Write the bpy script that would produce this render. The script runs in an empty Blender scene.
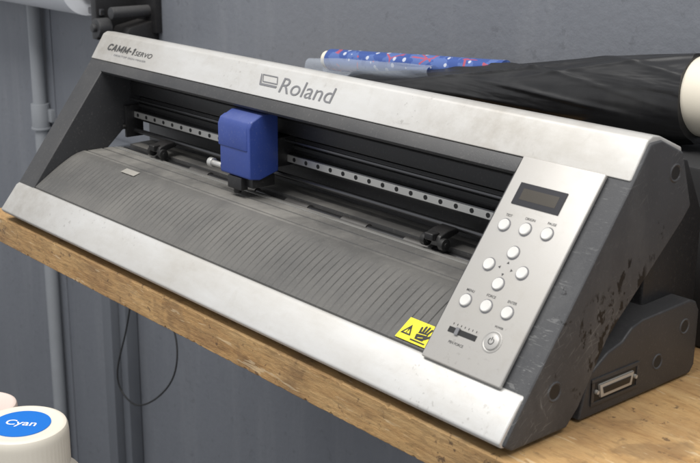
import bpy, bmesh, math, random
from mathutils import Vector, Matrix
random.seed(4)
K=0.001
scene=bpy.context.scene
coll=bpy.context.collection

# ---------------------------------------------------------------- materials
def newmat(name):
    m=bpy.data.materials.new(name); m.use_nodes=True
    nt=m.node_tree; b=nt.nodes['Principled BSDF']
    return m,nt,b
def N(nt,t,**k):
    n=nt.nodes.new(t)
    for a,v in k.items(): setattr(n,a,v)
    return n
def coords(nt,scale=(1,1,1),rot=(0,0,0)):
    tc=N(nt,'ShaderNodeTexCoord'); mp=N(nt,'ShaderNodeMapping')
    mp.inputs['Scale'].default_value=scale; mp.inputs['Rotation'].default_value=rot
    nt.links.new(tc.outputs['Object'],mp.inputs[0]); return mp.outputs[0]
def noise(nt,vec,scale,detail=6,rough=.6,dist=0):
    n=N(nt,'ShaderNodeTexNoise'); n.inputs['Scale'].default_value=scale
    n.inputs['Detail'].default_value=detail; n.inputs['Roughness'].default_value=rough
    n.inputs['Distortion'].default_value=dist
    nt.links.new(vec,n.inputs['Vector']); return n.outputs['Fac']
def ramp(nt,fac,stops):
    r=N(nt,'ShaderNodeValToRGB'); e=r.color_ramp.elements
    while len(e)<len(stops): e.new(.5)
    for i,(p,c) in enumerate(stops):
        e[i].position=p; e[i].color=(c,c,c,1) if not isinstance(c,tuple) else (*c,1)
    nt.links.new(fac,r.inputs[0]); return r.outputs[0]
def mix(nt,fac,a,b,blend='MIX'):
    m=N(nt,'ShaderNodeMix',data_type='RGBA',blend_type=blend)
    if isinstance(fac,(int,float)): m.inputs[0].default_value=fac
    else: nt.links.new(fac,m.inputs[0])
    for v,i in((a,6),(b,7)):
        if isinstance(v,tuple): m.inputs[i].default_value=(*v,1)
        else: nt.links.new(v,m.inputs[i])
    return m.outputs[2]
def math2(nt,op,a,b):
    m=N(nt,'ShaderNodeMath',operation=op)
    for v,i in((a,0),(b,1)):
        if isinstance(v,(int,float)): m.inputs[i].default_value=v
        else: nt.links.new(v,m.inputs[i])
    return m.outputs[0]
def mul(nt,a,b): return math2(nt,'MULTIPLY',a,b)
def bump(nt,b,h,strength,dist=0.001):
    n=N(nt,'ShaderNodeBump'); n.inputs['Strength'].default_value=strength; n.inputs['Distance'].default_value=dist
    nt.links.new(h,n.inputs['Height']); nt.links.new(n.outputs[0],b.inputs['Normal'])
def axfac(nt,ax,lo,hi):
    g=N(nt,'ShaderNodeNewGeometry'); s=N(nt,'ShaderNodeSeparateXYZ'); nt.links.new(g.outputs['Normal'],s.inputs[0])
    r=N(nt,'ShaderNodeMapRange'); r.inputs[1].default_value=lo; r.inputs[2].default_value=hi
    nt.links.new(s.outputs[ax],r.inputs[0]); return r.outputs[0]
def upfac(nt,lo=.2,hi=.9): return axfac(nt,2,lo,hi)
def spot(nt,c,r0,r1,scale=(1,1,1)):
    v=coords(nt,scale); d=N(nt,'ShaderNodeVectorMath',operation='DISTANCE'); d.inputs[1].default_value=tuple(a*b for a,b in zip(c,scale))
    nt.links.new(v,d.inputs[0])
    r=N(nt,'ShaderNodeMapRange'); r.inputs[1].default_value=r0; r.inputs[2].default_value=r1; r.inputs[3].default_value=1; r.inputs[4].default_value=0
    nt.links.new(d.outputs['Value'],r.inputs[0]); return r.outputs[0]

def plain(name,c,rough=.5,metal=0,var=.15,scale=30,bmp=.1,trans=0):
    m,nt,b=newmat(name); v=coords(nt)
    f=noise(nt,v,scale)
    d=tuple(x*(1-var) for x in c); l=tuple(min(1,x*(1+var)) for x in c)
    nt.links.new(mix(nt,f,d,l),b.inputs['Base Color'])
    rr=N(nt,'ShaderNodeMapRange'); rr.inputs[3].default_value=rough*.8; rr.inputs[4].default_value=min(1,rough*1.2)
    nt.links.new(f,rr.inputs[0]); nt.links.new(rr.outputs[0],b.inputs['Roughness'])
    b.inputs['Metallic'].default_value=metal
    if bmp: bump(nt,b,noise(nt,v,900,2),bmp,.0003)
    return m

def dusty(name,c,dust=(.3,.28,.25),amount=.5,rough=.5,scratch=0,grain=.25):
    m,nt,b=newmat(name); v=coords(nt)
    f=noise(nt,v,9,8,.65); fd=ramp(nt,f,[(.38,0.25),(.68,1.0)])
    fac=mul(nt,mul(nt,fd,upfac(nt,-.1,.95)),amount)
    col=mix(nt,noise(nt,v,40),tuple(x*.85 for x in c),tuple(x*1.2 for x in c))
    col=mix(nt,fac,col,dust)
    fine=ramp(nt,noise(nt,v,420,2),[(.6,0),(.7,1.0)])
    col=mix(nt,mul(nt,fine,.10 if scratch else .16),col,dust)
    if scratch:
        sm0=ramp(nt,noise(nt,coords(nt,(1,1,.5),(.6,0,0)),16,6,.7,.4),[(.5,0),(.72,1.0)])
        col=mix(nt,mul(nt,sm0,.3),col,(.14,.14,.138))
        for rot,sc,th in((.9,46,.62),(-.35,38,.64),(1.4,64,.65)):
            sv=coords(nt,(1,1,1),(rot,0,0))
            s1=N(nt,'ShaderNodeMapping'); s1.inputs['Scale'].default_value=(1,14,.9); nt.links.new(sv,s1.inputs[0])
            sn=ramp(nt,noise(nt,s1.outputs[0],sc,3,.7,.4),[(th,0),(th+.02,1.0)])
            sm=ramp(nt,noise(nt,v,12,3),[(.48,0),(.58,1.0)])
            col=mix(nt,mul(nt,mul(nt,sn,sm),scratch*.4),col,(.30,.30,.29))
        for cc,r0,r1,th in (((.737,.098,.070),.012,.034,.535),((.737,.126,.096),.006,.024,.56),((.737,.082,.036),.004,.020,.55),((.737,.150,.120),.002,.020,.60)):
            sd=ramp(nt,noise(nt,coords(nt,(1,2.0,1),(.85,0,0)),58,6,.60,.2),[(th,0),(th+.01,1.0)])
            col=mix(nt,mul(nt,mul(nt,sd,ramp(nt,spot(nt,cc,r0,r1),[(.25,0),(.5,1.0)])),.95),col,(.006,.006,.007))
        sd2=ramp(nt,noise(nt,v,46,7,.65,.3),[(.655,0),(.665,1.0)])
        col=mix(nt,mul(nt,sd2,.8),col,(.014,.014,.015))
        b.inputs['Specular IOR Level'].default_value=.3
    nt.links.new(col,b.inputs['Base Color'])
    rr=N(nt,'ShaderNodeMapRange'); rr.inputs[3].default_value=rough; rr.inputs[4].default_value=.9
    nt.links.new(fac,rr.inputs[0]); nt.links.new(rr.outputs[0],b.inputs['Roughness'])
    bump(nt,b,noise(nt,v,1100,2),grain,.0004)
    return m

def silver(name,c=(.62,.62,.615),grime=.5,rough=.38,metal=.35,specks=.4,corner=0):
    m,nt,b=newmat(name); v=coords(nt,(.35,1,1)); v1=coords(nt)
    f=noise(nt,v,14,8,.7)
    g=ramp(nt,f,[(.44,0),(.72,1.0)])
    col=mix(nt,mul(nt,g,grime),c,(.40,.37,.315))
    gl=ramp(nt,noise(nt,v1,55,6,.7,.4),[(.54,0),(.74,1.0)])
    col=mix(nt,mul(nt,gl,.2),col,(.33,.29,.23))
    if corner:
        for cc in ((.02,.128,.180),(.03,.01,.024),(.60,.128,.18)):
            cn=spot(nt,cc,.0,.16)
            col=mix(nt,mul(nt,mul(nt,cn,noise(nt,v1,60,6,.7)),corner),col,(.29,.26,.215))
    sp=ramp(nt,noise(nt,v1,210,3,.6),[(.63,0),(.68,1.0)])
    sm=ramp(nt,noise(nt,v1,13,3),[(.5,0),(.62,1.0)])
    col=mix(nt,mul(nt,mul(nt,sp,sm),specks),col,(.16,.14,.12))
    st=ramp(nt,noise(nt,coords(nt,(1,1,4),(0,.6,0)),60,4,.7,.5),[(.64,0),(.68,1.0)])
    col=mix(nt,mul(nt,mul(nt,st,sm),specks*.6),col,(.24,.22,.2))
    fl=noise(nt,v1,2600,1)
    col=mix(nt,mul(nt,fl,.18),col,(.25,.25,.25))
    nt.links.new(col,b.inputs['Base Color'])
    rr=N(nt,'ShaderNodeMapRange'); rr.inputs[3].default_value=rough*.85; rr.inputs[4].default_value=rough*1.4
    nt.links.new(f,rr.inputs[0]); nt.links.new(rr.outputs[0],b.inputs['Roughness'])
    b.inputs['Metallic'].default_value=metal
    bump(nt,b,fl,.12,.0003)
    return m

M_dark=dusty('charcoal_plastic',(.030,.031,.034),(.20,.19,.175),.28,.48)
M_side=dusty('scuffed_charcoal_plastic',(.053,.054,.058),(.19,.19,.185),.22,.52,scratch=.75)
M_foot=dusty('dark_foot_plastic',(.030,.031,.034),(.15,.14,.13),.22,.45)
M_black=dusty('black_plastic',(.012,.012,.013),(.13,.12,.11),.2,.42)
M_apron=dusty('ribbed_grey_plastic',(.062,.061,.059),(.23,.22,.20),.52,.5)
M_bed=dusty('dusty_bed_plastic',(.062,.062,.063),(.32,.305,.275),.80,.42)
M_silver=silver('silver_paint',(.645,.64,.622),.55,.42,.35,.3,corner=1.0)
M_panel=silver('panel_silver',(.475,.46,.435),.25,.38,.4,.2)
M_steel=plain('steel',(.66,.65,.62),.38,.75,.1)
M_ring=plain('button_ring',(.40,.39,.37),.45,.5,.1)
M_rod=plain('dark_rod_steel',(.14,.14,.145),.3,.9,.1)
M_grit=plain('grit_steel',(.16,.155,.15),.5,.8,.2)
M_blue=dusty('blue_plastic',(.026,.055,.25),(.20,.22,.32),.35,.38)
M_button=plain('button_white',(.64,.63,.60),.4,0,.06)
M_power=plain('button_grey',(.42,.41,.39),.4,.2,.06)
M_print=plain('grey_print',(.17,.17,.18),.5,0,.05,bmp=0)
M_print2=plain('dark_print',(.05,.05,.05),.5,0,.05,bmp=0)
M_lcd=plain('lcd_glass',(.030,.030,.034),.2,0,.1,bmp=0)
M_lcdw=plain('lcd_window',(.055,.048,.038),.25,0,.1,bmp=0)
M_yellow=plain('yellow_label',(.85,.74,.02),.45,0,.08,bmp=0)
M_ink=plain('black_ink',(.01,.01,.01),.5,0,.05,bmp=0)
M_white=plain('white_plastic',(.74,.69,.59),.4,0,.04)
M_pink=plain('pinkish_plastic',(.74,.62,.56),.4,0,.04)
M_blueink=plain('blue_paper_label',(.0,.15,.58),.45,0,.04,bmp=0)
M_whiteink=plain('white_ink',(.85,.85,.85),.5,0,.02,bmp=0)
M_pipe=plain('painted_pipe',(.27,.285,.305),.45,0,.12,20)
M_post=plain('painted_post',(.12,.13,.148),.6,0,.15,12)
M_cream=plain('cream_paper',(.72,.67,.56),.6,0,.06)
M_paper=plain('white_paper',(.66,.68,.72),.6,0,.05)
M_beige=plain('beige_connector',(.42,.40,.36),.45,.3,.1)
M_grip=plain('black_rubber',(.012,.012,.012),.6,0,.2)
M_card=plain('black_card',(.02,.02,.021),.7,0,.1)

def wood():
    m,nt,b=newmat('worn_tan_wood')
    v=coords(nt,(.30,1.6,2.8)); v2=coords(nt)
    a=noise(nt,v,40,10,.75,.4)
    c=ramp(nt,a,[(.28,(.32,.170,.065)),(.45,(.51,.305,.125)),(.60,(.60,.385,.170)),(.75,(.68,.47,.24))])
    fl=N(nt,'ShaderNodeTexVoronoi'); fl.inputs['Scale'].default_value=420
    nt.links.new(coords(nt,(.30,1,1),(0,.05,.25)),fl.inputs['Vector'])
    s=N(nt,'ShaderNodeSeparateColor'); nt.links.new(fl.outputs['Color'],s.inputs[0])
    c=mix(nt,.5,c,ramp(nt,s.outputs[0],[(0,.58),(.2,.88),(.6,1.0),(1,1.0)]),'MULTIPLY')
    edge=axfac(nt,1,-.4,-.9)
    ev=ramp(nt,noise(nt,coords(nt,(.5,1,5)),55,8,.8,.6),[(.36,.45),(.55,.98)])
    c=mix(nt,mul(nt,edge,.75),c,ev,'MULTIPLY')
    dirt=ramp(nt,noise(nt,v2,7,9,.72),[(.47,0),(.66,1.0)])
    c=mix(nt,mul(nt,dirt,.42),c,(.22,.130,.07))
    blot=ramp(nt,noise(nt,v2,16,6,.6,.3),[(.60,0),(.66,1.0)])
    c=mix(nt,mul(nt,blot,.35),c,(.13,.075,.04))
    sp=ramp(nt,noise(nt,v2,110,5,.7),[(.60,0),(.64,1.0)])
    spm=ramp(nt,noise(nt,v2,12,3),[(.43,.08),(.58,1.0)])
    c=mix(nt,mul(nt,mul(nt,sp,spm),.75),c,(.085,.05,.03))
    sc=ramp(nt,noise(nt,coords(nt,(.4,3,3),(0,0,.35)),45,3,.7,1.),[(.63,0),(.66,1.0)])
    c=mix(nt,mul(nt,sc,.4),c,(.80,.66,.44))
    nt.links.new(c,b.inputs['Base Color']); b.inputs['Roughness'].default_value=.66
    bump(nt,b,noise(nt,coords(nt,(.4,2,2)),220,6,.75),.7,.0013)
    return m
M_wood=wood()
def wallmat():
    m,nt,b=newmat('blue_grey_wall_paint'); v=coords(nt)
    f=noise(nt,v,2.2,8,.65)
    c=mix(nt,f,(.140,.150,.172),(.210,.223,.250))
    st=ramp(nt,noise(nt,coords(nt,(3,1,.35)),5,6,.7),[(.5,0),(.75,1.0)])
    c=mix(nt,mul(nt,st,.4),c,(.27,.28,.30))
    sp=ramp(nt,noise(nt,v,60,5,.7),[(.6,0),(.66,1.0)])
    c=mix(nt,mul(nt,sp,.3),c,(.09,.095,.105))
    nt.links.new(c,b.inputs['Base Color']); b.inputs['Roughness'].default_value=.5
    bump(nt,b,noise(nt,v,110,4,.6),.3,.002)
    return m
M_wall=wallmat()
def blackvinyl():
    m,nt,b=newmat('black_vinyl_sheet')
    nt.links.new(mix(nt,ramp(nt,noise(nt,coords(nt),18,6,.6),[(.45,0),(.75,1.0)]),(.012,.012,.013),(.028,.028,.028)),b.inputs['Base Color'])
    b.inputs['Roughness'].default_value=.33
    v2=coords(nt,(.22,1.0,1.0),(0,-.13,0))
    bump(nt,b,noise(nt,v2,30,3,.5,.35),.85,.006); return m
M_blackvinyl=blackvinyl()
def pattern():
    m,nt,b=newmat('blue_patterned_paper')
    vo=N(nt,'ShaderNodeTexVoronoi',feature='DISTANCE_TO_EDGE'); vo.inputs['Scale'].default_value=48
    nt.links.new(coords(nt,(.6,1,1)),vo.inputs['Vector'])
    l=ramp(nt,vo.outputs['Distance'],[(.03,1.0),(.045,0)])
    lm=ramp(nt,noise(nt,coords(nt),34,2),[(.53,0),(.54,1.0)])
    vo2=N(nt,'ShaderNodeTexVoronoi'); vo2.inputs['Scale'].default_value=85; nt.links.new(coords(nt),vo2.inputs['Vector'])
    d=ramp(nt,vo2.outputs['Distance'],[(.20,1.0),(.23,0)])
    base=mix(nt,ramp(nt,noise(nt,coords(nt),40,3),[(.49,0),(.51,1.0)]),(.045,.090,.30),(.09,.15,.38))
    c=mix(nt,mul(nt,mul(nt,l,lm),.85),base,(.45,.08,.10))
    c=mix(nt,mul(nt,d,.85),c,(.60,.63,.70))
    nt.links.new(c,b.inputs['Base Color']); b.inputs['Roughness'].default_value=.22
    return m
M_pattern=pattern()
def film():
    m,nt,b=newmat('clear_film'); b.inputs['Base Color'].default_value=(.72,.80,.92,1)
    b.inputs['Roughness'].default_value=.10; b.inputs['Alpha'].default_value=.24
    bump(nt,b,noise(nt,coords(nt,(.4,1,1)),35,4),.6,.004); return m
M_film=film()

# ---------------------------------------------------------------- mesh helpers
def finish(bm,name,mats,parent=None,bev=0,seg=2,smooth=True,ang=30):
    bmesh.ops.remove_doubles(bm,verts=bm.verts,dist=1e-7)
    bmesh.ops.recalc_face_normals(bm,faces=bm.faces)
    if bev:
        es=[e for e in bm.edges if len(e.link_faces)==2 and e.calc_face_angle(0)>math.radians(ang)]
        bmesh.ops.bevel(bm,geom=es,offset=bev*K,segments=seg,profile=.6,affect='EDGES',clamp_overlap=True)
    me=bpy.data.meshes.new(name); bm.to_mesh(me); bm.free()
    if not isinstance(mats,(list,tuple)): mats=[mats]
    for m in mats: me.materials.append(m)
    if smooth:
        me.polygons.foreach_set('use_smooth',[True]*len(me.polygons))
        me.set_sharp_from_angle(angle=math.radians(35))
    ob=bpy.data.objects.new(name,me); coll.objects.link(ob)
    if parent: ob.parent=parent
    return ob
def prism(bm,prof,x0,x1,mi=0,M=None):
    a=[bm.verts.new((x0*K,y*K,z*K)) for y,z in prof]; b=[bm.verts.new((x1*K,y*K,z*K)) for y,z in prof]
    fs=[bm.faces.new(a),bm.faces.new(b[::-1])]; n=len(prof)
    for i in range(n): fs.append(bm.faces.new((a[i],b[i],b[(i+1)%n],a[(i+1)%n])))
    for f in fs: f.material_index=mi
    if M: bmesh.ops.transform(bm,matrix=M,verts=a+b)
    return a+b
def boxv(bm,x0,x1,y0,y1,z0,z1,mi=0,M=None):
    return prism(bm,[(y0,z0),(y1,z0),(y1,z1),(y0,z1)],x0,x1,mi,M)
def tube(bm,p0,p1,r0,r1=None,seg=24,mi=0,caps=True):
    if r1 is None: r1=r0
    p0=Vector(p0)*K;p1=Vector(p1)*K; d=(p1-p0); q=d.to_track_quat('Z','Y').to_matrix()
    A=[];B=[]
    for i in range(seg):
        t=2*math.pi*i/seg; v=q@Vector((math.cos(t),math.sin(t),0))
        A.append(bm.verts.new(p0+v*r0*K)); B.append(bm.verts.new(p1+v*r1*K))
    for i in range(seg):
        f=bm.faces.new((A[i],A[(i+1)%seg],B[(i+1)%seg],B[i])); f.material_index=mi
    if caps:
        f=bm.faces.new(A[::-1]);f.material_index=mi; f=bm.faces.new(B);f.material_index=mi
    return A+B
def obj_prism(name,prof,x0,x1,mat,parent,bev=0,seg=2,ang=30):
    bm=bmesh.new(); prism(bm,prof,x0,x1); return finish(bm,name,mat,parent,bev,seg,ang=ang)
def obj_box(name,x0,x1,y0,y1,z0,z1,mat,parent=None,bev=0):
    bm=bmesh.new(); boxv(bm,x0,x1,y0,y1,z0,z1); return finish(bm,name,mat,parent,bev)
def obj_tube(name,p0,p1,r,mat,parent=None,r1=None,seg=24,bev=0):
    bm=bmesh.new(); tube(bm,p0,p1,r,r1,seg); return finish(bm,name,mat,parent,bev,ang=60)
def frame_mat(origin,xa,ya):
    xa=Vector(xa).normalized(); ya=Vector(ya).normalized(); n=xa.cross(ya)
    M=Matrix(((xa[0],ya[0],n[0],origin[0]*K),(xa[1],ya[1],n[1],origin[1]*K),(xa[2],ya[2],n[2],origin[2]*K),(0,0,0,1)))
    return M
def text(name,body,M,width,height,mat,parent,align='LEFT',bold=0,shear=0,thick=.25,space=1):
    cu=bpy.data.curves.new(name,'FONT'); cu.body=body; cu.size=1; cu.offset=bold; cu.shear=shear; cu.extrude=0.0; cu.space_character=space
    tmp=bpy.data.objects.new('t',cu); coll.objects.link(tmp)
    dg=bpy.context.evaluated_depsgraph_get(); me=bpy.data.meshes.new_from_object(tmp.evaluated_get(dg))
    bpy.data.objects.remove(tmp)
    xs=[v.co.x for v in me.vertices]; x0,x1=min(xs),max(xs)
    sy=height/.70*K; sx=width*K/(x1-x0) if width else sy
    off={'LEFT':0,'CENTER':-(x1-x0)/2}[align]
    for v in me.vertices: v.co=Vector(((v.co.x-x0+off)*sx,v.co.y*sy,0))
    me.transform(M@Matrix.Translation((0,0,thick*K)))
    me.materials.clear(); me.materials.append(mat)
    me.name=name
    ob=bpy.data.objects.new(name,me); coll.objects.link(ob)
    if parent: ob.parent=parent
    return ob
def poly(bm,M,pts,h,mi=0):
    vs=[bm.verts.new(M@Vector((x*K,y*K,h*K))) for x,y in pts]
    f=bm.faces.new(vs); f.material_index=mi; f.normal_update()
    return f
def thing(name,label,cat,loc=(0,0,0),**k):
    e=bpy.data.objects.new(name,None); coll.objects.link(e); e.empty_display_size=.02
    e['label']=label; e['category']=cat
    for a,v in k.items(): e[a]=v
    return e
def tag(o,label,cat=None,**k):
    o['label']=label
    if cat: o['category']=cat
    for a,v in k.items(): o[a]=v
    return o

# ---------------------------------------------------------------- cutter
C=thing('vinyl_cutter','silver and charcoal desktop vinyl cutter, dusty, on a worn wooden shelf','vinyl cutter')
band=[(3,10),(21,35.5),(119,165),(137,191),(150,191.5),(176,180),(191,139),(182,129),(116,70),(104,58),(78,16),(66,4),(12,4)]
cap=obj_prism('side_cover',band,638,737,M_side,C,2.2,3); tag(cap,'scuffed charcoal end cover beside the keypad')
capl=obj_prism('side_cover',band,0,35,M_dark,C,2.2,3)
def recess(y,z,r,x=737.0,par=cap,mt=None):
    bm=bmesh.new(); seg=28; rings=[(r*1.14,.0),(r*1.0,.7),(r*.84,.4),(r*.80,.12)]
    vs=[]
    for rr,h in rings:
        vs.append([bm.verts.new(((x+h)*K,(y+math.cos(2*math.pi*i/seg)*rr)*K,(z+math.sin(2*math.pi*i/seg)*rr)*K)) for i in range(seg)])
    for a,b in zip(vs,vs[1:]):
        for i in range(seg): bm.faces.new((a[i],a[(i+1)%seg],b[(i+1)%seg],b[i]))
    f=bm.faces.new(vs[-1]); f.material_index=1
    return finish(bm,'screw_recess',[mt or M_side,M_grip],par)
recess(51,35,6.5); recess(168,166,6)
foot_prof=[(84,2),(216,2),(221,8),(221,52),(216,60),(208,63),(150,61),(138,58),(128,50),(112,46),(92,34)]
base=obj_prism('base_leg',foot_prof,700,733,M_foot,C,2,3,ang=14)
basel=obj_prism('base_leg',foot_prof,4,40,M_dark,C,2,3,ang=14)
recess(172,23,5.5,733,base,M_side); recess(203,43,5.5,733,base,M_side)
body=obj_prism('rear_body',[(40,4),(225,4),(240,20),(240,120),(215,165),(178,176),(172,150),(172,60),(60,56),(40,42)],30,716,M_black,C,3)
topprof=[(119,167),(136,193),(141,195.3),(150,194),(176,183),(177,177),(140,163)]
top=obj_prism('top_cover',topprof,1,735,M_silver,C,1.6,3); tag(top,'silver top bar with grey maker lettering')
lip=obj_prism('top_cover_lip',[(119.5,166.4),(112,157),(115,154),(128,156),(172,172),(172,176),(140,164)],34,640,M_dark,C,.8)
front=obj_prism('front_cover',[(0,12),(20,37),(24,39.2),(27,37),(27,14),(10,6.5),(3,8)],0.5,735,M_silver,C,2.0,3)
tag(front,'silver front bar with dirt marks')
prof=[(25,36),(25.5,40.0),(35,46.4),(45,53.0),(55,59.2),(63,63.7),(70,67.3),(77,70.0),(84,71.4)]
bm=bmesh.new()
xs=[];x=36.0
while x<639:
    xs+= [(x,0),(x+6.5,0),(x+7.0,1),(x+7.8,1),(x+8.3,0)]; x+=8.3
def offs(p,i,d):
    a=prof[max(i-1,0)];b=prof[min(i+1,len(prof)-1)]
    t=Vector((b[0]-a[0],b[1]-a[1])).normalized(); return (p[0]+t[1]*d,p[1]-t[0]*d)
cols=[]
for xx,g in xs:
    col=[]
    for i,p in enumerate(prof):
        d=.72 if (g and 1<i<len(prof)-2) else 0
        q=offs(p,i,d) if d else p
        col.append(bm.verts.new((xx*K,q[0]*K,q[1]*K)))
    cols.append(col)
for a,b in zip(cols,cols[1:]):
    for i in range(len(prof)-1):
        if (a[i].co-b[i].co).length>1e-8: bm.faces.new((a[i],b[i],b[i+1],a[i+1]))
apron=finish(bm,'ribbed_apron',M_apron,C)
bed=[(84,71.4),(88,71.2),(88.6,69.8),(90,69.8),(90.6,71),(108,71),(108.5,69.8),(110,69.8),(110.5,71),(121,71),(121.5,70),(131,70),(131.5,62),(144,62),(144.5,71),(150,71.5),(171.5,72),(171.5,60),(84,60)]
bedo=obj_prism('cutting_bed',bed,35.5,638.5,M_bed,C)
strip=obj_box('cutting_strip',38,636,121.9,126.2,70.1,71.2,M_steel,C,.2)
roller=obj_tube('feed_roller',(36,137.8,65.5),(638,137.8,65.5),4.2,M_rod,C)
for i in range(7):
    xc=90+i*82
    obj_tube('grit_sleeve',(xc,137.8,65.8),(xc+34,137.8,65.8),5,M_grit,roller,seg=28)
b1=obj_box('carriage_beam',36,638,158,171,96,124,M_black,C,1)
bm=bmesh.new(); boxv(bm,36,638,149.5,158,101,109.5)
rail=finish(bm,'guide_rail',[M_rod,M_ink],C,.6)
bm=bmesh.new(); boxv(bm,40,634,148.6,149.4,102,108.6)
for i in range(34):
    xc=48+i*17.8
    tube(bm,(xc,148.5,105.3),(xc,148.2,105.3),2.1,seg=14,mi=1)
face=finish(bm,'perforated_strip',[M_steel,M_ink],rail)
rod=obj_tube('guide_rod',(36,150,87),(638,150,87),2.6,M_rod,C)
b2=obj_prism('upper_beam',[(148,128),(171,128),(171,146),(152,146),(148,142)],36,638,M_black,C,1)
b3=obj_box('belt_guard',36,638,146,148,122,124,M_rod,C,.3)
b5=obj_box('drive_belt',38,636,155,156,113.5,117,M_grip,C,.2)
for xa,xb in((35.5,40),(634,638)):
    bm=bmesh.new(); boxv(bm,xa,xb,138,160,80,116); tube(bm,((xa+xb)/2,138,92),((xa+xb)/2,134,92),2.5); finish(bm,'rail_end_bracket',M_black,C,.8)
car=obj_prism('carriage',[(100,92),(100,140),(103,146),(114,151),(134,152),(134,96),(112,90)],280,328,M_blue,C,2.2,3)
tag(car,'blue plastic tool carriage')
bm=bmesh.new(); prism(bm,[(99.2,118),(99.2,139),(102,145),(108,148),(108,118)],278.5,325)
finish(bm,'carriage_cap',M_blue,car,1.5,3)
bm=bmesh.new(); boxv(bm,286,324,106,132,82,93); boxv(bm,292,314,100,108,79,91); tube(bm,(300,106,88),(300,106,74),3.8); boxv(bm,296,322,133,158,98,126)
finish(bm,'tool_holder',M_black,car,.8)
bm=bmesh.new(); tube(bm,(264,103,97),(280,103,97),2.8); tube(bm,(259,103,97),(265,103,97),4.6)
finish(bm,'clamp_knob',M_steel,car,.5)
def pinch(xc):
    bm=bmesh.new()
    prism(bm,[(126,79),(129,84),(138,87),(150,88),(150,83),(138,80),(131,77)],xc-9,xc+9)
    boxv(bm,xc-5,xc+5,123,132,80,86)
    o=finish(bm,'pinch_roller',M_black,C,1.5,3)
    for dx in(-13,8):
        bm=bmesh.new(); tube(bm,(xc+dx,131,77),(xc+dx+5,131,77),5.2); tube(bm,(xc+dx-1,131,77),(xc+dx+6,131,77),2.2,mi=1)
        finish(bm,'wheel',[M_grip,M_ink],o,.6)
pinch(116); pinch(541)
bm=bmesh.new(); Mx=frame_mat((152,76,69.9),(1,0,0),(0,1,.3))
poly(bm,Mx,[(-13,-4),(13,-4),(13,4),(-13,4)],.5); finish(bm,'bed_label',M_beige,C,smooth=False)

# ---- control panel
sy,sz=.6059,.7956
def FP(x,s,h=0): return (x,20+sy*s-sz*h,37+sz*s+sy*h)
MF=lambda x,s,h=0: frame_mat(FP(x,s,h),(1,0,0),(0,sy,sz))
bm=bmesh.new()
boxv(bm,643,717,1.5,164,-.5,3.0)
bmesh.ops.transform(bm,matrix=MF(0,0),verts=bm.verts)
panel=finish(bm,'control_panel',M_panel,C,1.5,3); tag(panel,'silver keypad plate with white round buttons')
H=3.0
bm=bmesh.new(); boxv(bm,653.5,696,126.5,143.5,H-.6,H+.7); boxv(bm,658.5,691,130.6,139.4,H+.4,H+.8,1)
bmesh.ops.transform(bm,matrix=MF(0,0),verts=bm.verts)
finish(bm,'display',[M_lcd,M_lcdw],panel)
btns=[(657,109.5),(676,110.5),(695,111.5),(676,92),(661,79),(691,80),(676.5,67.5),(657,49),(676,50),(695,50.5)]
for (bx,bs) in btns:
    M=MF(bx,bs); bm=bmesh.new(); seg=28
    rings=[(5.3,H-.2),(5.3,H+.35),(4.8,H+.35),(4.5,H+.2),(4.4,H+1.2),(3.9,H+1.7),(2.5,H+1.6)]
    vs=[[bm.verts.new(M@Vector((math.cos(2*math.pi*i/seg)*r*K,math.sin(2*math.pi*i/seg)*r*K,h*K))) for i in range(seg)] for r,h in rings]
    for k,(a,b) in enumerate(zip(vs,vs[1:])):
        for i in range(seg):
            f=bm.faces.new((a[i],a[(i+1)%seg],b[(i+1)%seg],b[i])); f.material_index=1 if k<3 else 0
    bm.faces.new(vs[-1]); finish(bm,'button',[M_button,M_print],panel)
M=MF(694.5,28.5); bm=bmesh.new(); seg=36
rings=[(8.0,H-.2),(8.0,H+.3),(7.2,H+.4),(6.7,H+.1),(6.1,H+.1),(5.9,H+1.0),(5.1,H+1.4)]
vs=[[bm.verts.new(M@Vector((math.cos(2*math.pi*i/seg)*r*K,math.sin(2*math.pi*i/seg)*r*K,h*K))) for i in range(seg)] for r,h in rings]
for k,(a,b) in enumerate(zip(vs,vs[1:])):
    for i in range(seg):
        f=bm.faces.new((a[i],a[(i+1)%seg],b[(i+1)%seg],b[i])); f.material_index=1 if k<3 else 0
bm.faces.new(vs[-1])
def ringarc(bm,M,r0,r1,a0,a1,h,mi,n=20):
    for i in range(n):
        t0=a0+(a1-a0)*i/n;t1=a0+(a1-a0)*(i+1)/n
        poly(bm,M,[(math.cos(t)*r,math.sin(t)*r) for t,r in((t0,r0),(t0,r1),(t1,r1),(t1,r0))],h,mi)
ringarc(bm,M,1.9,2.5,math.radians(120),math.radians(420),H+1.6,2)
poly(bm,M,[(-.3,.6),(.3,.6),(.3,3.2),(-.3,3.2)],H+1.6,2)
finish(bm,'power_button',[M_power,M_ring,M_print2],panel)
bm=bmesh.new(); boxv(bm,655,681,24.3,28.3,H-.1,H+.35,0); boxv(bm,662,665,23.6,29.0,H+.3,H+1.4,1)
for i in range(7): boxv(bm,657+i*3.6,657.4+i*3.6,30.2,31.6,H-.1,H+.25,0)
bmesh.ops.transform(bm,matrix=MF(0,0),verts=bm.verts); finish(bm,'force_slider',[M_ink,M_print],panel)
for t,bx,bs,hh_ in [('TEST',657,116.5,1.9),('ORIGIN',676,117.5,1.9),('PAUSE',695,118.5,1.9),('MENU',657,56,1.9),('FORCE',676,57,1.9),('ENTER',695,57.5,1.9),('PEN FORCE',667,17,1.9),('POWER',694.5,38.5,1.5)]:
    text('button_lettering',t,MF(bx,bs,H),0,hh_,M_print2,panel,'CENTER',.006,thick=.15)
bm=bmesh.new()
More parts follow.
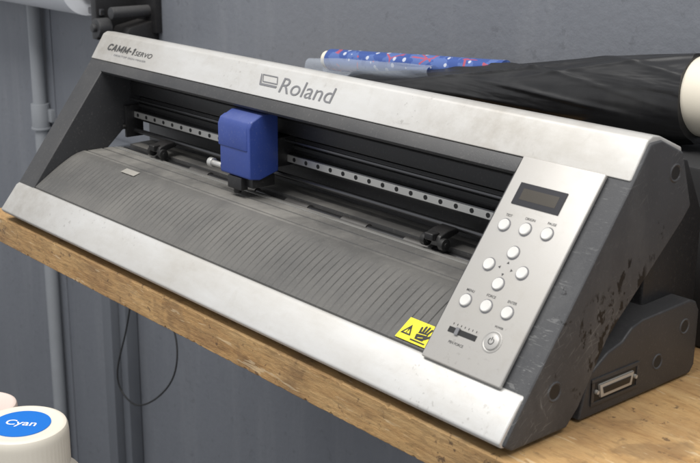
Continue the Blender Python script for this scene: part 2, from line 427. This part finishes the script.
for ang,(dx,ds) in enumerate([(0,7.2),(-7.5,0),(7.5,0),(0,-7.2)]):
    a=[math.pi/2,math.pi,0,-math.pi/2][ang]
    poly(bm,MF(676+dx*.72,79.5+ds*.62),[(math.cos(a+k)*1.3,math.sin(a+k)*1.3) for k in(0,2.1,4.2)],H+.15)
finish(bm,'arrow_marks',M_print2,panel,smooth=False)

# ---- lettering on top bar
by,bz=17/31.06,26/31.06
MB=lambda x,s: frame_mat((x,119+by*s,167+bz*s),(1,0,0),(0,by,bz))
text('maker_lettering','Roland',MB(342,8.0),74,15.2,M_print,top,'LEFT',-.005,thick=.5)
bm=bmesh.new(); E=MB(304,8.0)
def outline(bm,M,pts,w,h):
    n=len(pts); inn=[]
    area=sum(pts[i][0]*pts[(i+1)%n][1]-pts[(i+1)%n][0]*pts[i][1] for i in range(n)); sg=1 if area>0 else -1
    for i in range(n):
        p0,p1,p2=Vector(pts[i-1]),Vector(pts[i]),Vector(pts[(i+1)%n])
        d1=(p1-p0).normalized();d2=(p2-p1).normalized()
        n1=Vector((-d1[1],d1[0]))*sg;n2=Vector((-d2[1],d2[0]))*sg
        b=(n1+n2).normalized(); inn.append(p1+b*w/max(.3,b.dot(n1)))
    for i in range(n):
        j=(i+1)%n
        poly(bm,M,[pts[i],pts[j],tuple(inn[j]),tuple(inn[i])],h)
outline(bm,E,[(5,14.2),(28,14.2),(32.5,6.6),(9.5,6.6)],.95,.5)
poly(bm,E,[(2.6,14.2),(3.8,14.2),(8.6,5.2),(32.8,5.2),(32.4,3.2),(7.0,3.2)],.52)
finish(bm,'maker_emblem',M_print,top,smooth=False)
bm=bmesh.new(); E=MB(25,13.2); hh=[.5]
HT=7.8; SH=.22
def stroke(x0,y0,x1,y1,w=1.9):
    d=Vector((x1-x0,y1-y0)).normalized(); n=Vector((-d[1],d[0]))*w/2; hh[0]+=.004
    pts=[(x0+n[0],y0+n[1]),(x0-n[0],y0-n[1]),(x1-n[0],y1-n[1]),(x1+n[0],y1+n[1])]
    poly(bm,E,[(1.08*(px+SH*py),py) for px,py in pts],hh[0])
def Cc(x):
    pts=[(7.6,6.0),(6.2,7.0),(2.8,7.0),(1.0,5.4),(1.0,2.4),(2.8,.8),(6.2,.8),(7.6,1.8)]
    for a,b in zip(pts,pts[1:]): stroke(x+a[0],a[1],x+b[0],b[1],1.7)
def Aa(x):
    stroke(x+.9,0,x+4.1,HT,1.7); stroke(x+4.1,HT,x+7.6,0,1.7); stroke(x+2.2,2.3,x+6.4,2.3,1.2)
def Mm(x):
    stroke(x+.9,0,x+.9,HT,1.6); stroke(x+.9,HT-.6,x+4.9,1.2,1.5); stroke(x+4.9,1.2,x+8.9,HT-.6,1.5); stroke(x+8.9,0,x+8.9,HT,1.6)
Cc(0);Aa(9.2);Mm(19.2);Mm(31);stroke(42.6,3.4,46.2,3.4,1.5);stroke(50.6,0,50.6,HT,2.0);stroke(50.4,HT-.5,48.4,HT-2.2,1.2)
finish(bm,'model_lettering',M_print2,top,smooth=False)
text('model_lettering','SERVO',MB(84,13.4),34,5.2,M_print2,top,'LEFT',.0,shear=.2,thick=.5,space=1.05)
text('model_lettering','DESKTOP SIGN MAKER',MB(45,8),66,2.0,M_print,top,'LEFT',.0,thick=.5)

# ---- warning sticker on apron
al=math.hypot(9.5,6.4); ay,az=9.5/al,6.4/al
W0=frame_mat((608.0,26.6,41.1),(1,0,0),(0,ay,az))
bm=bmesh.new()
poly(bm,W0,[(0,0),(31.5,0),(31.5,19),(0,19)],.9,0)
outline(bm,W0,[(1.6,4.5),(12,4.5),(6.8,13.8)],1.3,1.1)
poly(bm,W0,[(6.3,7.6),(7.3,7.6),(7.5,11),(6.1,11)],1.1); poly(bm,W0,[(6.3,6.1),(7.3,6.1),(7.3,7.1),(6.3,7.1)],1.1)
poly(bm,W0,[(17.0,3.8),(25.0,3.8),(26.2,7.5),(25.6,11),(16.6,11),(15.6,7.5)],1.1)
for k,(x0,y0,x1,y1,w) in enumerate([(17.3,10.0,16.2,14.3,.95),(19.7,10.6,19.3,15.9,1.0),(22.1,10.6,22.5,16.2,1.0),(24.5,10.2,25.7,15.0,.95),(25.2,6.2,29.2,10.2,1.1)]):
    d=Vector((x1-x0,y1-y0)).normalized(); n=Vector((-d[1],d[0]))*w; e=Vector((x1,y1))
    poly(bm,W0,[(x0+n[0],y0+n[1]),(x0-n[0],y0-n[1]),(x1-n[0],y1-n[1]),(e[0]-n[0]*.5+d[0]*.8,e[1]-n[1]*.5+d[1]*.8),(e[0]+n[0]*.5+d[0]*.8,e[1]+n[1]*.5+d[1]*.8),(x1+n[0],y1+n[1])],1.15)
poly(bm,W0,[(14.0,1.6),(28.6,1.6),(28.6,2.8),(14.0,2.8)],1.2)
nb=len(bm.faces)
# cut line and palm creases in yellow
poly(bm,W0,[(15.4,8.2),(24.8,9.3),(24.8,9.8),(15.4,8.8)],1.25); poly(bm,W0,[(19.0,5.2),(23.6,6.4),(23.6,6.8),(19.0,5.7)],1.25)
bm.faces.ensure_lookup_table()
for i,f in enumerate(bm.faces):
    f.material_index=0 if (i==0 or i>=nb) else 1
me=bpy.data.meshes.new('warning_label'); bm.to_mesh(me); bm.free(); me.materials.append(M_yellow); me.materials.append(M_ink)
w=bpy.data.objects.new('warning_label',me); coll.objects.link(w); w.parent=C; tag(w,'yellow warning sticker with black triangle and hand')

# ---- connector port
bm=bmesh.new()
def ring(bm,x0,x1,o,i,mi):
    (oy0,oy1,oz0,oz1),(iy0,iy1,iz0,iz1)=o,i
    boxv(bm,x0,x1,oy0,oy1,oz0,iz0,mi);boxv(bm,x0,x1,oy0,oy1,iz1,oz1,mi);boxv(bm,x0,x1,oy0,iy0,iz0,iz1,mi);boxv(bm,x0,x1,iy1,oy1,iz0,iz1,mi)
ring(bm,732.5,734.2,(95,149,10,30),(98,146,12.5,27.5),0)
boxv(bm,732.8,733.6,98,146,12.5,27.5,1)
prism(bm,[(104,15),(139,15),(141,25),(102,25)],733.4,735.4,2)
prism(bm,[(107,17.5),(136,17.5),(137.5,22.5),(105.5,22.5)],735.3,735.9,1)
tube(bm,(733.5,100,20),(736,100,20),1.6,mi=2); tube(bm,(733.5,143.4,20),(736,143.4,20),1.6,mi=2)
finish(bm,'connector_port',[M_foot,M_ink,M_beige],base,.2)

# ---------------------------------------------------------------- shelf
bm=bmesh.new()
rn=random.Random(7); nx=420
topv=[];botv=[];tb=[];bb=[]
for i in range(nx+1):
    x=-45+1095*i/nx
    c=abs(rn.gauss(0,.25))+(rn.uniform(.6,2.2) if rn.random()<.05 else 0); c2=abs(rn.gauss(0,.3))+(rn.uniform(.6,2.0) if rn.random()<.05 else 0)
    topv.append([bm.verts.new((x*K,(4+c+1.2)*K,0)),bm.verts.new((x*K,4*K,(-1.2-c)*K))])
    botv.append([bm.verts.new((x*K,4*K,(-31+1+c2)*K)),bm.verts.new((x*K,(5+c2)*K,-31*K))])
    tb.append(bm.verts.new((x*K,.414,0))); bb.append(bm.verts.new((x*K,.414,-.031)))
for i in range(nx):
    loop0=[tb[i],topv[i][0],topv[i][1],botv[i][0],botv[i][1],bb[i]]
    loop1=[tb[i+1],topv[i+1][0],topv[i+1][1],botv[i+1][0],botv[i+1][1],bb[i+1]]
    for k in range(6):
        bm.faces.new((loop0[k],loop1[k],loop1[(k+1)%6],loop0[(k+1)%6]))
for i in(0,nx): bm.faces.new([tb[i],topv[i][0],topv[i][1],botv[i][0],botv[i][1],bb[i]])
sh=finish(bm,'wooden_shelf',M_wood)
tag(sh,'worn golden brown wooden shelf board with chipped edge','shelf')
# ---------------------------------------------------------------- wall, floor
bm=bmesh.new()
for a,b in((-2600,-700),(-696,1250),(1254,2200)):
    boxv(bm,a,b,420,460,-900,1300)
boxv(bm,-2600,2200,424,462,-899,1299)
wall=finish(bm,'wall',M_wall,None,1.2); tag(wall,'blue grey painted wall behind the shelf','wall')
fl=obj_box('floor',-2600,2200,-1800,460,-960,-901,plain('grey_concrete',(.2,.2,.2),.8),None); fl['kind']='structure'
P=thing('conduit_pipe','pale grey painted vertical conduit pipe clipped to the wall','pipe')
obj_tube('pipe_run',(-727,405,-900),(-727,405,1290),12,M_pipe,P)
bm=bmesh.new(); tube(bm,(-727,405,-62),(-727,405,-20),16); tube(bm,(-727,405,-66),(-727,405,-62),17.5); boxv(bm,-752,-702,412,421,-52,-30)
finish(bm,'pipe_coupling',M_pipe,P,1)
post=thing('support_post','dark grey painted metal post under the shelf','post')
bm=bmesh.new(); boxv(bm,-500,-470,382,419,-900,-60); boxv(bm,-468,-446,396,419,-900,-60)
finish(bm,'post_column',M_post,post,2)
bm=bmesh.new(); boxv(bm,-506,-440,378,419,-60,-46); finish(bm,'post_cap',M_post,post,2)
cu=bpy.data.curves.new('cable','CURVE'); cu.dimensions='3D'; cu.bevel_depth=.0014
sp=cu.splines.new('NURBS')
def wp(u,v,y=400):
    u+=6
    x=-506+3.06*(u-118-.06*(v-270)); z=-276-1.86*(v-270)+.99*(u-118)
    t=(420-y)/940; return (x+(1193-x)*t, y, z+(356-z)*t)
pts=[(146,230),(146,282),(154,300),(166,318),(176,338),(179,362),(172,384),(156,402),(138,410),(124,404),(114,390),(113,370),(118,346),(126,318),(131,288),(132,228)]
sp.points.add(len(pts)-1)
for i,p in enumerate(pts):
    q=wp(*p,y=374 if i>7 else 402-max(0,i-4)*7); sp.points[i].co=(q[0]*K,(q[1]-(i%3)*2)*K,q[2]*K,1)
sp.use_endpoint_u=True; sp.order_u=4; cu.materials.append(M_grip); cu.use_fill_caps=True
tmp=bpy.data.objects.new('t',cu); coll.objects.link(tmp)
me=bpy.data.meshes.new_from_object(tmp.evaluated_get(bpy.context.evaluated_depsgraph_get())); bpy.data.objects.remove(tmp)
cb=bpy.data.objects.new('cable',me); coll.objects.link(cb); tag(cb,'thin black cable hanging in a loose loop below the shelf','cable')

# ---------------------------------------------------------------- upper left roll and bracket
R=thing('paper_roll','white paper roll held up against the wall','paper roll')
bm=bmesh.new(); tube(bm,(-980,365,205),(-455,365,205),46,seg=48); finish(bm,'roll_sheet',M_paper,R)
bm=bmesh.new(); tube(bm,(-1000,365,205),(-440,365,205),19); finish(bm,'roll_core',M_cream,R)
B=thing('wall_bracket','black metal wall bracket with round knob','bracket')
ox,oz=16,-10
bm=bmesh.new(); boxv(bm,-420+ox,-404+ox,340,420,140+oz,215+oz); boxv(bm,-460+ox,-350+ox,408,420,150+oz,240+oz); prism(bm,[(350,128+oz),(420,128+oz),(420,170+oz),(370,160+oz)],-404+ox,-360+ox)
tube(bm,(-440+ox,404,165+oz),(-440+ox,409,165+oz),5); tube(bm,(-362+ox,404,222+oz),(-362+ox,409,222+oz),5)
finish(bm,'bracket_plate',M_black,B,2.5)
bm=bmesh.new(); tube(bm,(-390+ox,330,160+oz),(-390+ox,352,160+oz),14); tube(bm,(-390+ox,324,160+oz),(-390+ox,331,160+oz),6); tube(bm,(-370+ox,345,182+oz),(-370+ox,410,182+oz),9)
finish(bm,'bracket_knob',M_dark,B,2)
bm=bmesh.new(); boxv(bm,-436+ox,-398+ox,344,352,176+oz,186+oz)
finish(bm,'bracket_lever',M_rod,B,2)

# ---------------------------------------------------------------- rolls behind
def roll(name,pa,pb,ra,rb,mat,parent=None,wob=0,nseg=40,nlen=30,seed=0,caps=True,folds=0):
    bm=bmesh.new(); pa=Vector(pa);pb=Vector(pb); q=(pb-pa).to_track_quat('Z','Y').to_matrix(); rn=random.Random(seed)
    ph=[rn.uniform(0,6.28) for _ in range(8)]
    fo=[(rn.uniform(0,6.28),rn.uniform(-.9,.9),rn.uniform(.0,1.0),rn.uniform(.10,.30),rn.uniform(.05,.12),rn.uniform(.5,1.0)) for _ in range(34)] if folds else []
    rings=[]
    for j in range(nlen+1):
        t=j/nlen; c=pa.lerp(pb,t); r=ra+(rb-ra)*t; ringv=[]
        for i in range(nseg):
            a=2*math.pi*i/nseg
            w=wob*(math.sin(3*a+ph[0]+5*t)*.5+math.sin(5*a-9*t+ph[1])*.35+math.sin(14*t+2*a+ph[2])*.3)
            for (a0,sl,tc,ln,wd,am) in fo:
                da=(a-(a0+sl*(t-tc)*4)+math.pi)%(2*math.pi)-math.pi
                if abs(da)<wd*4: w+=folds*am*math.exp(-(da/wd)**2)*math.exp(-((t-tc)/ln)**2)
            ringv.append(bm.verts.new((c+q@Vector((math.cos(a)*(r+w),math.sin(a)*(r+w),0)))*K))
        rings.append(ringv)
    for a,b in zip(rings,rings[1:]):
        for i in range(nseg): bm.faces.new((a[i],a[(i+1)%nseg],b[(i+1)%nseg],b[i]))
    if caps: bm.faces.new(rings[0][::-1]); bm.faces.new(rings[-1])
    return finish(bm,name,mat,parent)
blr=thing('patterned_paper_roll','rolled blue paper with red and white pattern','paper roll')
roll('roll_sheet',(162,337,164),(425,337,183),12.5,10.5,M_pattern,blr,wob=.3)
roll('roll_core',(153,337,163.3),(170,337,165),10,10,M_cream,blr)
fm=roll('clear_film_roll',(146,322,153),(345,318,172),13,9,M_film,wob=1.3,seed=3,caps=False); tag(fm,'crinkled clear plastic film lying over the rolls','plastic film')
bk=thing('black_vinyl_roll','thick roll of wrinkled black vinyl sheet lying behind the cutter','vinyl roll')
roll('vinyl_sheet',(215,330,132),(650,330,188),25,37,M_blackvinyl,bk,wob=1.5,seed=5,nseg=200,nlen=160,folds=2.2)
wr=thing('white_vinyl_roll','cream white roll end with hollow core poking out of black vinyl','vinyl roll')
bm=bmesh.new(); seg=48
rg=[(645,33),(700,33),(701,32),(701,17),(660,17)]
vs=[[bm.verts.new((x*K,(330+math.cos(2*math.pi*i/seg)*r)*K,(190+math.sin(2*math.pi*i/seg)*r)*K)) for i in range(seg)] for x,r in rg]
for a,b in zip(vs,vs[1:]):
    for i in range(seg): bm.faces.new((a[i],a[(i+1)%seg],b[(i+1)%seg],b[i]))
bm.faces.new(vs[-1]); finish(bm,'roll_sheet',M_cream,wr)
bx=obj_prism('storage_box',[(268,1),(400,1),(400,146),(268,146)],540,760,M_card,None,3); tag(bx,'plain black storage box behind the cutter','box')
bx2=obj_prism('storage_box',[(300,1),(400,1),(400,104),(300,104)],170,290,M_card,None,3); tag(bx2,'plain black storage box behind the cutter','box')

# ---------------------------------------------------------------- ink bottles
def bottle(cx,cy,cz,label=True,rc=33,mt=M_white,lab=''):
    T=thing('ink_bottle',lab,'bottle')
    bm=bmesh.new(); seg=48
    rg=[(rc*1.28,-130),(rc*1.32,-126),(rc*1.32,-58),(rc*1.2,-46),(rc*.9,-38),(rc*.86,-30)]
    if not label: rg=[(r,h if h>-100 else h+58) for r,h in rg]; rg[0]=(rg[0][0],-72.3); rg[1]=(rg[1][0],-69)
    vs=[[bm.verts.new(((cx+math.cos(2*math.pi*i/seg)*r)*K,(cy+math.sin(2*math.pi*i/seg)*r)*K,(cz+h)*K)) for i in range(seg)] for r,h in rg]
    for a,b in zip(vs,vs[1:]):
        for i in range(seg): bm.faces.new((a[i],a[(i+1)%seg],b[(i+1)%seg],b[i]))
    bm.faces.new(vs[0][::-1]); bm.faces.new(vs[-1]); finish(bm,'bottle_body',mt,T)
    bm=bmesh.new(); seg=180
    rg=[(1.0,-34,1),(1.0,-10,1),(.995,-7,0),(.985,-3.2,0),(.955,-1.0,0),(.90,0,0),(.84,-.1,0),(.80,-.5,0)]
    vs=[]
    for r,h,rb in rg:
        vs.append([bm.verts.new(((cx+math.cos(2*math.pi*i/seg)*(r*rc-(rb*.22 if i%3==0 else 0)))*K,(cy+math.sin(2*math.pi*i/seg)*(r*rc-(rb*.22 if i%3==0 else 0)))*K,(cz+h)*K)) for i in range(seg)])
    for a,b in zip(vs,vs[1:]):
        for i in range(seg): bm.faces.new((a[i],a[(i+1)%seg],b[(i+1)%seg],b[i]))
    bm.faces.new(vs[-1]); bm.faces.new(vs[0][::-1]); capo=finish(bm,'bottle_cap',mt,T)
    if label:
        bm=bmesh.new(); tube(bm,(cx,cy,cz-.5),(cx,cy,cz+.1),23,seg=64); lb=finish(bm,'cap_label',M_blueink,capo)
        a=math.radians(139.3-90-7)
        Mt=frame_mat((cx-math.cos(a+math.pi/2)*3.4,cy-math.sin(a+math.pi/2)*3.4,cz+.1),(math.cos(a),math.sin(a),0),(-math.sin(a),math.cos(a),0))
        text('label_lettering','Cyan',Mt,25,8.5,M_whiteink,lb,'CENTER',.01,thick=.15)
    return T
bottle(381,-163,-54,rc=36.5,lab='white ink bottle with round blue label on its cap')
bottle(205,-120,-112,False,30,M_pink,lab='pinkish white ink bottle with plain cap')
ws=obj_box('side_worktop',100,470,-240,-60,-216.4,-184.3,M_wood,None,2); tag(ws,'small wooden worktop carrying the ink bottles','worktop')

# ---------------------------------------------------------------- camera
f,cx,cy,cz,yaw,pit,rol=1178.906,1.192958,-.519992,.356393,2.432,.287,.008
fw=Vector((math.cos(yaw)*math.cos(pit),math.sin(yaw)*math.cos(pit),-math.sin(pit)))
r=fw.cross(Vector((0,0,1))).normalized(); u=r.cross(fw)
r2=r*math.cos(rol)+u*math.sin(rol); u2=-r*math.sin(rol)+u*math.cos(rol)
cam=bpy.data.cameras.new('camera'); co=bpy.data.objects.new('camera',cam); coll.objects.link(co)
co.matrix_world=Matrix(((r2[0],u2[0],-fw[0],cx),(r2[1],u2[1],-fw[1],cy),(r2[2],u2[2],-fw[2],cz),(0,0,0,1)))
cam.sensor_width=36; cam.lens=f/700*36; cam.clip_end=50; cam.clip_start=.01
cam.dof.use_dof=True; cam.dof.focus_distance=1.02; cam.dof.aperture_fstop=20
scene.camera=co

# ---------------------------------------------------------------- light
w=bpy.data.worlds.new('World'); scene.world=w; w.use_nodes=True
bg=w.node_tree.nodes['Background']; bg.inputs[0].default_value=(.94,.96,1,1); bg.inputs[1].default_value=.60
def area(name,loc,target,sx,sy_,power,col=(1,1,1)):
    l=bpy.data.lights.new(name,'AREA'); l.shape='RECTANGLE'; l.size=sx; l.size_y=sy_; l.energy=power; l.color=col
    o=bpy.data.objects.new(name,l); coll.objects.link(o); o.location=loc
    o.rotation_euler=(Vector(target)-Vector(loc)).to_track_quat('-Z','Y').to_euler(); return o
area('ceiling_lamp',(.2,-.7,2.0),(.35,.1,.1),1.7,.6,47,(1,.975,.94))
area('ceiling_lamp',(1.9,-.1,1.9),(.6,.2,.1),1.0,.6,18,(1,.98,.95))
scene.view_settings.view_transform='Standard'; scene.view_settings.look='None'; scene.view_settings.exposure=0
